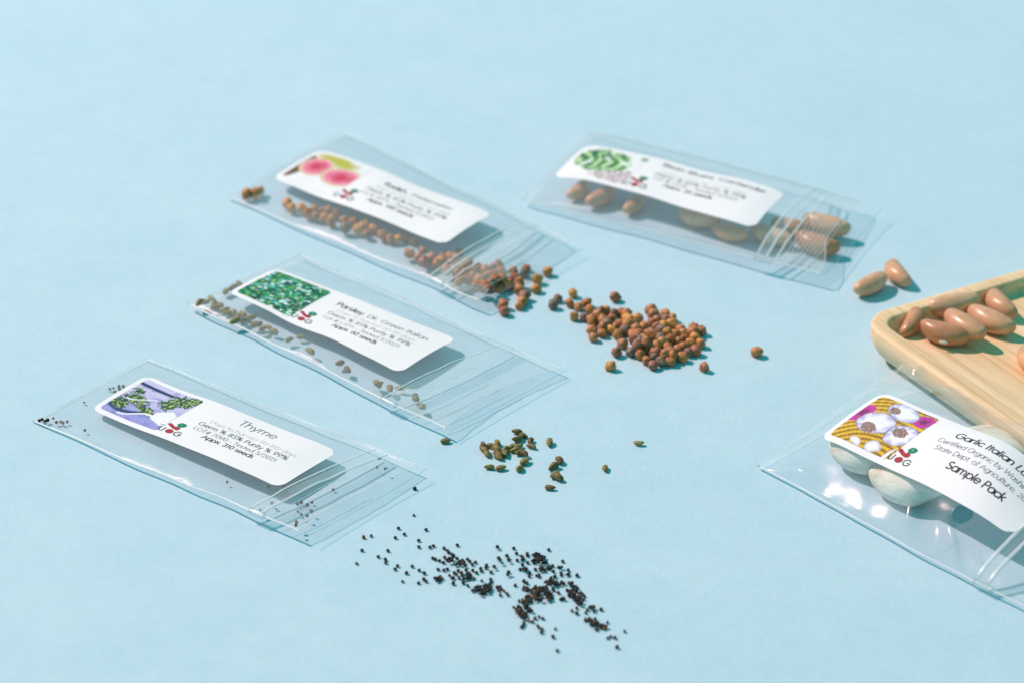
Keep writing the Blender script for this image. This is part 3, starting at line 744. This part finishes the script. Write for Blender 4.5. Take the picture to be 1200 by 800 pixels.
inr = Z(260, 150, 5, [(382,440),(408,468),(470,470),(505,500),(540,475),(552,515),(590,485),(602,525),(620,485),(640,545),(670,505),(720,540),(722,585),(772,550),(800,590),(830,575),(850,620),(888,590),(940,625),(990,650),(1030,650),(1075,640),(1120,655),(1100,735),(1150,760),(1175,720),(1190,780)])
inr += Z(460, 220, 5, [(185,435),(230,410),(260,445),(300,400),(335,400),(290,430),(340,440),(370,410),(395,380),(450,500),(500,470),(540,480),(590,470),(620,455),(430,540),(470,530),(510,540),(550,520),(590,510),(630,490),(500,570),(540,570),(580,560),(390,550),(420,500),(380,500),(350,480),(400,460),(560,590),(600,540),(640,530),(320,480),(440,440)])
tip = Z(260, 150, 5, [(145,388),(195,383),(225,368)])
GP = []
def seeds(pts, kind, label, group, base=None, meshes=RM, r=1.35, lay=False, name='brown_seed', cat='seed', smin=.85, smax=1.15, tol=.86):
    for x, y in sorted(pts, key=lambda q: q[1]):
        s = random.uniform(smin, smax); p = rest(x, y, r * s, base, GP, tol)
        rot = rrot() if not lay else (random.uniform(-.5, .5), random.uniform(-.15, .15), random.uniform(0, 6.28))
        put(random.choice(meshes), name, p, rot, label, cat, group, s)
seeds(pile, 0, 'small round brown seed in the loose brown heap on the blue surface', 'brown seeds heaped in the middle')
seeds(spill, 0, 'round brown seed spilled at the mouth of the radish bag', 'brown seeds at the mouth of the radish bag')
seeds(inr, 0, 'round brown seed inside the radish bag, in the row below its label', 'brown seeds inside the radish bag', base=radish.drop)
seeds(tip, 0, 'round brown seed in the left tip of the radish bag', 'brown seeds in the left tip of the radish bag', base=radish.drop)
for (x, y), lb in zip([(887, 412), (825, 429.7), (715.5, 428.5), (721, 347.9), (641.5, 318.6)],
    ['lone round brown seed between the brown heap and the wooden tray',
     'single round brown seed just below the right end of the brown seed heap',
     'single round brown seed in front of the left half of the brown seed heap',
     'single round brown seed behind the brown seed heap',
     'single brown seed beside the right corner of the radish picture bag']):
    seeds([(x, y)], 0, lb, None)

PM = []
for k in range(5):
    PM.append(mesh('parsley_seed', *blob(8, 1.7, .9, .85, .18, 1.5, 20 + k * 2.3, ridge=.08, bend=(.05, .25, .5, .0, .35)[k], point=(.25, .3, .2, .35, .1)[k]), M_parsley))
ploose = Z(500, 480, 4.444, [(293,180),(303,207),(315,227),(337,185),(355,190),(370,172),(365,200),(375,228),(375,243),(408,203),(408,225),(445,190),(460,208),(480,190),(487,218),(507,222),(470,112),(503,132),(478,150),(540,160),(545,187),(326,295),(388,300),(487,300),(512,265)])
pline = Z(500, 480, 4.444, [(693,258),(658,292),(665,335),(685,347),(643,403)])
pin = Z(210, 290, 5, [(640,540),(715,525),(770,605),(940,675),(985,715),(1165,795)]) + Z(430, 360, 5, [(70,445),(135,475),(195,470),(285,530),(320,580)])
ptip = Z(210, 290, 5, [(350,215),(320,230),(275,255),(305,240),(118,325),(150,320),(190,300),(200,330),(240,335),(215,350),(265,365),(290,385),(320,380),(345,400),(365,425),(325,430),(375,390),(405,415),(437,405),(455,450),(490,475),(520,465),(555,490)])
kwp = dict(meshes=PM, r=.85, lay=True, name='parsley_seed', smin=.8, smax=1.1, tol=.95)
seeds(ploose, 0, 'ridged olive brown seed in the loose cluster right of the Parsley bag', 'olive brown seeds clustered right of the parsley bag', **kwp)
seeds(pline, 0, 'olive brown seed in the short column right of the olive seed cluster', 'olive brown seeds in a short column', **kwp)
seeds(pin, 0, 'small olive grey seed inside the Parsley bag, scattered in front of its label', 'olive grey seeds scattered in the parsley bag', base=parsley.drop, **kwp)
seeds(ptip, 0, 'small olive grey seed heaped in the left end of the Parsley bag', 'olive grey seeds heaped in the left end of the parsley bag', base=parsley.drop, **kwp)
for (x, y), lb in zip([(522.5, 516), (644, 517.8), (749, 519), (708.8, 548)],
    ['dark brown ridged seed touching the right front corner of the Parsley bag',
     'single olive brown seed just right of the olive seed cluster',
     'lone olive brown seed furthest right of all the olive brown seeds',
     'lone olive seed in front left of the furthest right olive seed']):
    seeds([(x, y)], 0, lb, None, **kwp)

TM = [mesh('thyme_seed', *blob(6, .48, .44, .42, .18, 1.5, 50 + k * 1.7), M_thyme) for k in range(4)]
S7 = [(567,170),(383,160),(422,200),(361,223),(138,308),(312,310),(247,350),(295,368),(297,390),(376,412),(360,434),(475,415),(436,459),(410,517),(521,441),(555,460),(517,527),(553,503),(567,515),(518,242),(519,285),(593,287),(617,278),(777,273),(688,294),(710,310),(718,322),(740,335),(752,342),(612,360),(630,368),(657,377),(683,390),(692,355),(648,436),(686,441),(710,434),(724,476),(750,492),(740,497),(749,530),(756,460),(770,468),(783,445),(805,460),(808,475),(835,440),(880,442),(905,458),(845,368),(860,382),(877,403),(898,388),(828,408),(768,405),(775,362),(820,500),(790,495),(816,525),(847,545),(877,577),(890,498),(933,430),(938,447),(972,408),(968,425),(1022,416),(1003,455),(1046,285),(1108,343),(1121,372),(1052,360),(1060,372),(1120,453),(1112,470),(940,512),(1088,580),(1065,608)]
S8 = [(130,55),(240,66),(259,100),(475,76),(568,153),(194,116),(205,143),(263,146),(140,130),(147,143),(205,225),(198,243),(109,187),(605,212),(665,247),(541,193),(560,193),(557,230),(558,247),(595,243),(608,240),(505,220),(500,183),(515,255),(385,208),(347,230),(343,252),(298,175),(333,162),(283,207),(308,286),(328,299),(250,314),(450,295),(540,364),(598,347),(240,461),(630,484),(662,467),(662,500),(722,498),(733,477),(778,488),(825,475),(750,460),(765,457),(776,460),(868,563),(932,728),(870,668),(890,658),(918,664),(519,607),(503,658),(383,535),(410,525),(435,537),(340,550),(365,558),(400,585),(408,597),(430,607),(426,628),(308,565),(305,580),(293,593),(555,408),(578,405),(570,400),(505,343),(498,398),(475,415),(795,610)]
C7 = [(725,370,20,16,7),(650,500,24,17,6),(805,388,30,16,10),(850,480,20,20,8),(910,560,24,20,8),(945,590,20,15,6),(975,560,28,24,10),(1000,520,14,20,5),(1055,560,20,18,4),(1112,605,14,12,3)]
C8 = [(298,130,8,14,3),(333,108,14,8,4),(395,112,28,14,8),(430,135,22,16,6),(385,155,28,14,9),(450,158,18,8,4),(320,208,20,8,5),(435,205,22,14,7),(480,198,18,8,4),(402,250,18,10,5),(485,290,26,26,11),(540,300,34,14,9),(320,335,26,14,6),(390,350,40,28,20),(450,340,26,22,9),(470,380,24,22,8),(400,395,34,24,14),(345,405,30,22,9),(300,420,24,14,6),(620,305,14,14,4),(650,335,24,18,8),(685,365,20,14,5),(715,388,8,6,2),(630,375,20,26,8),(678,410,34,32,20),(275,480,20,30,11),(320,455,16,14,5),(345,480,18,10,4),(310,515,24,18,7),(750,545,44,10,8),(780,570,30,16,9),(830,590,34,16,11),(855,600,12,12,3)]
def clumps(cl):
    out = []
    for cx, cy, rx, ry, n in cl:
        got = []; k = 0
        while len(got) < n and k < 400:
            k += 1; a = random.uniform(0, 6.28); q = math.sqrt(random.random())
            x, y = cx + rx * q * math.cos(a), cy + ry * q * math.sin(a)
            if all(((x - a_) / 19) ** 2 + ((y - b_) / 12) ** 2 > 1 for a_, b_ in got + out[-30:]): got.append((x, y))
        out += got
    return out
tl = Z(400, 590, 5.715, S7 + clumps(C7)) + Z(560, 630, 5.715, S8 + clumps(C8))
thin = Z(20, 400, 4, [(315,285),(318,415),(985,657),(1180,675),(1195,755)]) + Z(260, 460, 4, [(290,437),(305,462),(293,470),(280,480),(233,513),(180,548),(220,437)])
tmouth = Z(260, 460, 4, [(737,305),(727,347),(765,355),(522,452),(372,512),(355,520),(402,525),(422,512),(357,555),(372,568),(420,555),(400,575),(350,605),(347,620)])
ttip = Z(20, 400, 4, [(104,369),(116,364),(130,372),(143,367),(170,360),(185,378),(203,375),(215,380),(235,375)])
tback = Z(20, 400, 4, [(435,222),(452,218),(478,210),(457,235),(480,222),(498,210)])
kwt = dict(meshes=TM, r=.43, name='thyme_seed', smin=.8, smax=1.22, tol=.92)
seeds(thin, 0, 'tiny dark seed in the Thyme bag, left of its zip ridges', 'tiny seeds in the thyme bag before the zip', base=thyme.drop, **kwt)
seeds(tmouth, 0, 'tiny dark seed in the Thyme bag, right of its zip ridges', 'tiny seeds in the thyme bag past the zip', base=thyme.drop, **kwt)
seeds(ttip, 0, 'tiny dark seed in the pointed left corner of the Thyme bag', 'tiny seeds in the left corner of the thyme bag', base=thyme.drop, **kwt)
seeds(tback, 0, 'tiny dark seed behind the left end of the Thyme label', 'tiny seeds behind the thyme label', base=thyme.drop, **kwt)
lone = [((485, 603), 'tiny black seed highest of the loose tiny seeds, right of the Thyme bag corner'), ((653, 761.5), 'tiny black seed lowest of all, nearest the bottom edge'),
        ((732, 739), 'tiny black seed furthest right of the tiny seed scatter'), ((486, 571.5), 'tiny black seed lying on the surface against the right corner of the Thyme bag'), ((418, 659.5), 'faint tiny seed furthest left of the tiny seed scatter'),
        ((435, 627), 'larger of two tiny black seeds below the Thyme bag mouth'), ((426, 628.5), 'smaller of two tiny black seeds below the Thyme bag mouth')]
for (x, y), lb in lone: seeds([(x, y)], 0, lb, None, **kwt)
room = 300 - len(thin) - len(tmouth) - len(ttip) - len(tback) - len(lone)
GT = GP
tl_sorted = list(tl)
if len(tl_sorted) > room:
    keep_n = room
    tl_far = sorted(tl_sorted, key=lambda q: q[1]); extra_t = tl_far[:len(tl_sorted) - keep_n]; tl_sorted = tl_far[len(tl_sorted) - keep_n:]
else: extra_t = []
print('thyme loose', len(tl_sorted), 'stuff', len(extra_t))
seeds(tl_sorted, 0, 'tiny blackish seed in the long scatter at the bottom centre', 'tiny black seeds scattered at the bottom centre', **kwt)
if extra_t:
    vs = []; fs = []
    for x, y in extra_t:
        p = rest(x, y, .46, None, GP, .92); me = random.choice(TM); n0 = len(vs)
        vs += [v.co * 1000 + p for v in me.vertices]; fs += [tuple(n0 + k for k in f.vertices) for f in me.polygons]
    o = obj('thyme_seeds', vs, fs, M_thyme); o['kind'] = 'stuff'; tag(o, 'tiny black seeds at the far edge of the long seed scatter', 'seeds')

# beans
BM = [mesh('tan_bean', *blob(22, 7.9, 3.4, 3.35, .07, .9, 80 + k * 5, bend=(2.0, 1.5, 2.2, 1.0)[k], blunt=.72), M_bean) for k in range(4)]
def bean_at(px, py, z, x2, y2, k, s, label, roll=0.0, hil=False, tilt=0.0):
    """centre pixel, height, a second pixel that gives the long axis"""
    z = z + 3.3 * s; p = at(px, py, z); q = at(x2, y2, z); a = math.atan2(q.y - p.y, q.x - p.x)
    o = put(BM[k], 'tan_bean', p, (roll, tilt, a), label, 'bean', 'tan beans', s)
    if hil:
        hv, hf = blob(8, 1.35, .5, .35, 0, 1, 0)
        h = obj('hilum', hv, hf, M_hilum); h.parent = o; h.location = (.0005, -.00395, .0002); h.rotation_euler = (R(90), 0, R(4))
        rv, rf = blob(8, 1.75, .8, .2, 0, 1, 0)
    return o
bean_at(1022, 333, 0.0, 1042, 322, 3, .88, 'paler left bean of the loose pair on the blue surface behind the tray corner')
bean_at(1049, 319.5, 0.0, 1059, 332, 0, .85, 'redder right bean of the loose pair on the blue surface behind the tray corner')
F = TFLOOR
bean_at(1071, 378, F + 0.1, 1080, 366, 1, .78, 'short tan bean wedged into the left corner of the wooden tray', tilt=-.2)
bean_at(1119, 357.5, F + 0.1, 1145, 353, 3, 1.03, 'long tan bean lying along the back rim of the wooden tray')
bean_at(1170, 356, F + 0.1, 1181, 367, 0, .9, 'pale bean furthest right among the grouped beans in the tray')
bean_at(1158, 375.5, F + 0.1, 1185, 388, 1, 1.02, 'reddish bean between the pale right bean and the front pair in the tray')
bean_at(1129, 381, F + 1.6, 1150, 393, 3, .98, 'pale bean in the tray right behind the one with the white scar')
bean_at(1107.5, 391.5, F + 0.1, 1135, 397, 2, .98, 'reddish tan bean with a white scar, frontmost of the tray group', hil=True, roll=0.2)
bean_at(1204, 420, F + 0.1, 1212, 440, 0, .85, 'tan bean alone on the tray floor, cut by the right edge')
bl = [(680, 223, 0.4, 687, 217, 0, .7, 'leftmost bean in the bean bag, under the picture on the label'),
 (706, 231, 0.4, 716, 226, 1, .8, 'second bean from the left under the label of the bean bag'),
 (745, 240, 0.4, 754, 233, 3, .7, 'third bean from the left under the label of the bean bag'),
 (818, 256, 0.4, 838, 260, 0, .85, 'dim tan bean under the middle of the label in the bean bag'),
 (854, 273, 0.4, 862, 275, 1, .75, 'short tan bean in front of the label in the bean bag'),
 (902, 276, 0.4, 925, 282, 3, .85, 'bean under the thick zip ridges beside the label in the bean bag'),
 (955, 286, 0.4, 980, 293, 2, .95, 'front long bean poking out of the mouth of the bean bag'),
 (966, 264, 1.0, 992, 271, 1, 1.0, 'back long bean, darker, at the mouth of the bean bag'),
 (925, 266, 0.4, 945, 270, 0, .8, 'bean at the back right of the label corner in the bean bag')]
for a in bl: bean_at(*a)

# garlic cloves inside the big bag
def clove(px, py, z, L_, wd, ht, a, label, tilt=0.0):
    vs = []; fs = []; n, m = 26, 28
    for i in range(n + 1):
        t_ = i / n; x = (t_ - .42) * L_
        rr = (math.sin(math.pi * min(1, t_ * 1.02)) ** .62) * (1 - .62 * sm(.55, 1, t_)) + .02
        for j in range(m):
            ph = 2 * math.pi * j / m
            k = 1 + .05 * math.cos(3 * ph + .6) + .03 * math.cos(13 * ph + 5 * t_) * sm(0, .3, t_) + .03 * noise.noise(Vector((t_ * 3, math.cos(ph) * 3, math.sin(ph) * 3 + px)))
            vs.append((x, math.cos(ph) * rr * wd * k, math.sin(ph) * rr * ht * k + 2.2 * sm(.6, 1, t_)))
    for i in range(n):
        for j in range(m): fs.append((i * m + j, i * m + (j + 1) % m, (i + 1) * m + (j + 1) % m, (i + 1) * m + j))
    fs.append(tuple(range(m - 1, -1, -1))); fs.append(tuple(n * m + j for j in range(m)))
    o = bpy.data.objects.new('garlic_clove', mesh('garlic_clove', vs, fs, M_garlic)); C.objects.link(o)
    o.location = at(px, py, z) * MM; o.rotation_euler = (0, tilt, a); tag(o, label, 'garlic', 'garlic cloves inside the large bag'); return o
clove(1008, 530, 5.2, 22, 7, 4.4, R(-28), 'cream garlic clove under the picture end of the label in the large bag')
clove(1060, 564, 4.8, 25, 8.0, 4.6, R(-32), 'large pale garlic clove showing in front of the logo in the large bag')
clove(1170, 519, 4.4, 28, 7.6, 4.2, R(-24), 'pale garlic clove behind the label in the large bag, next to the tray')
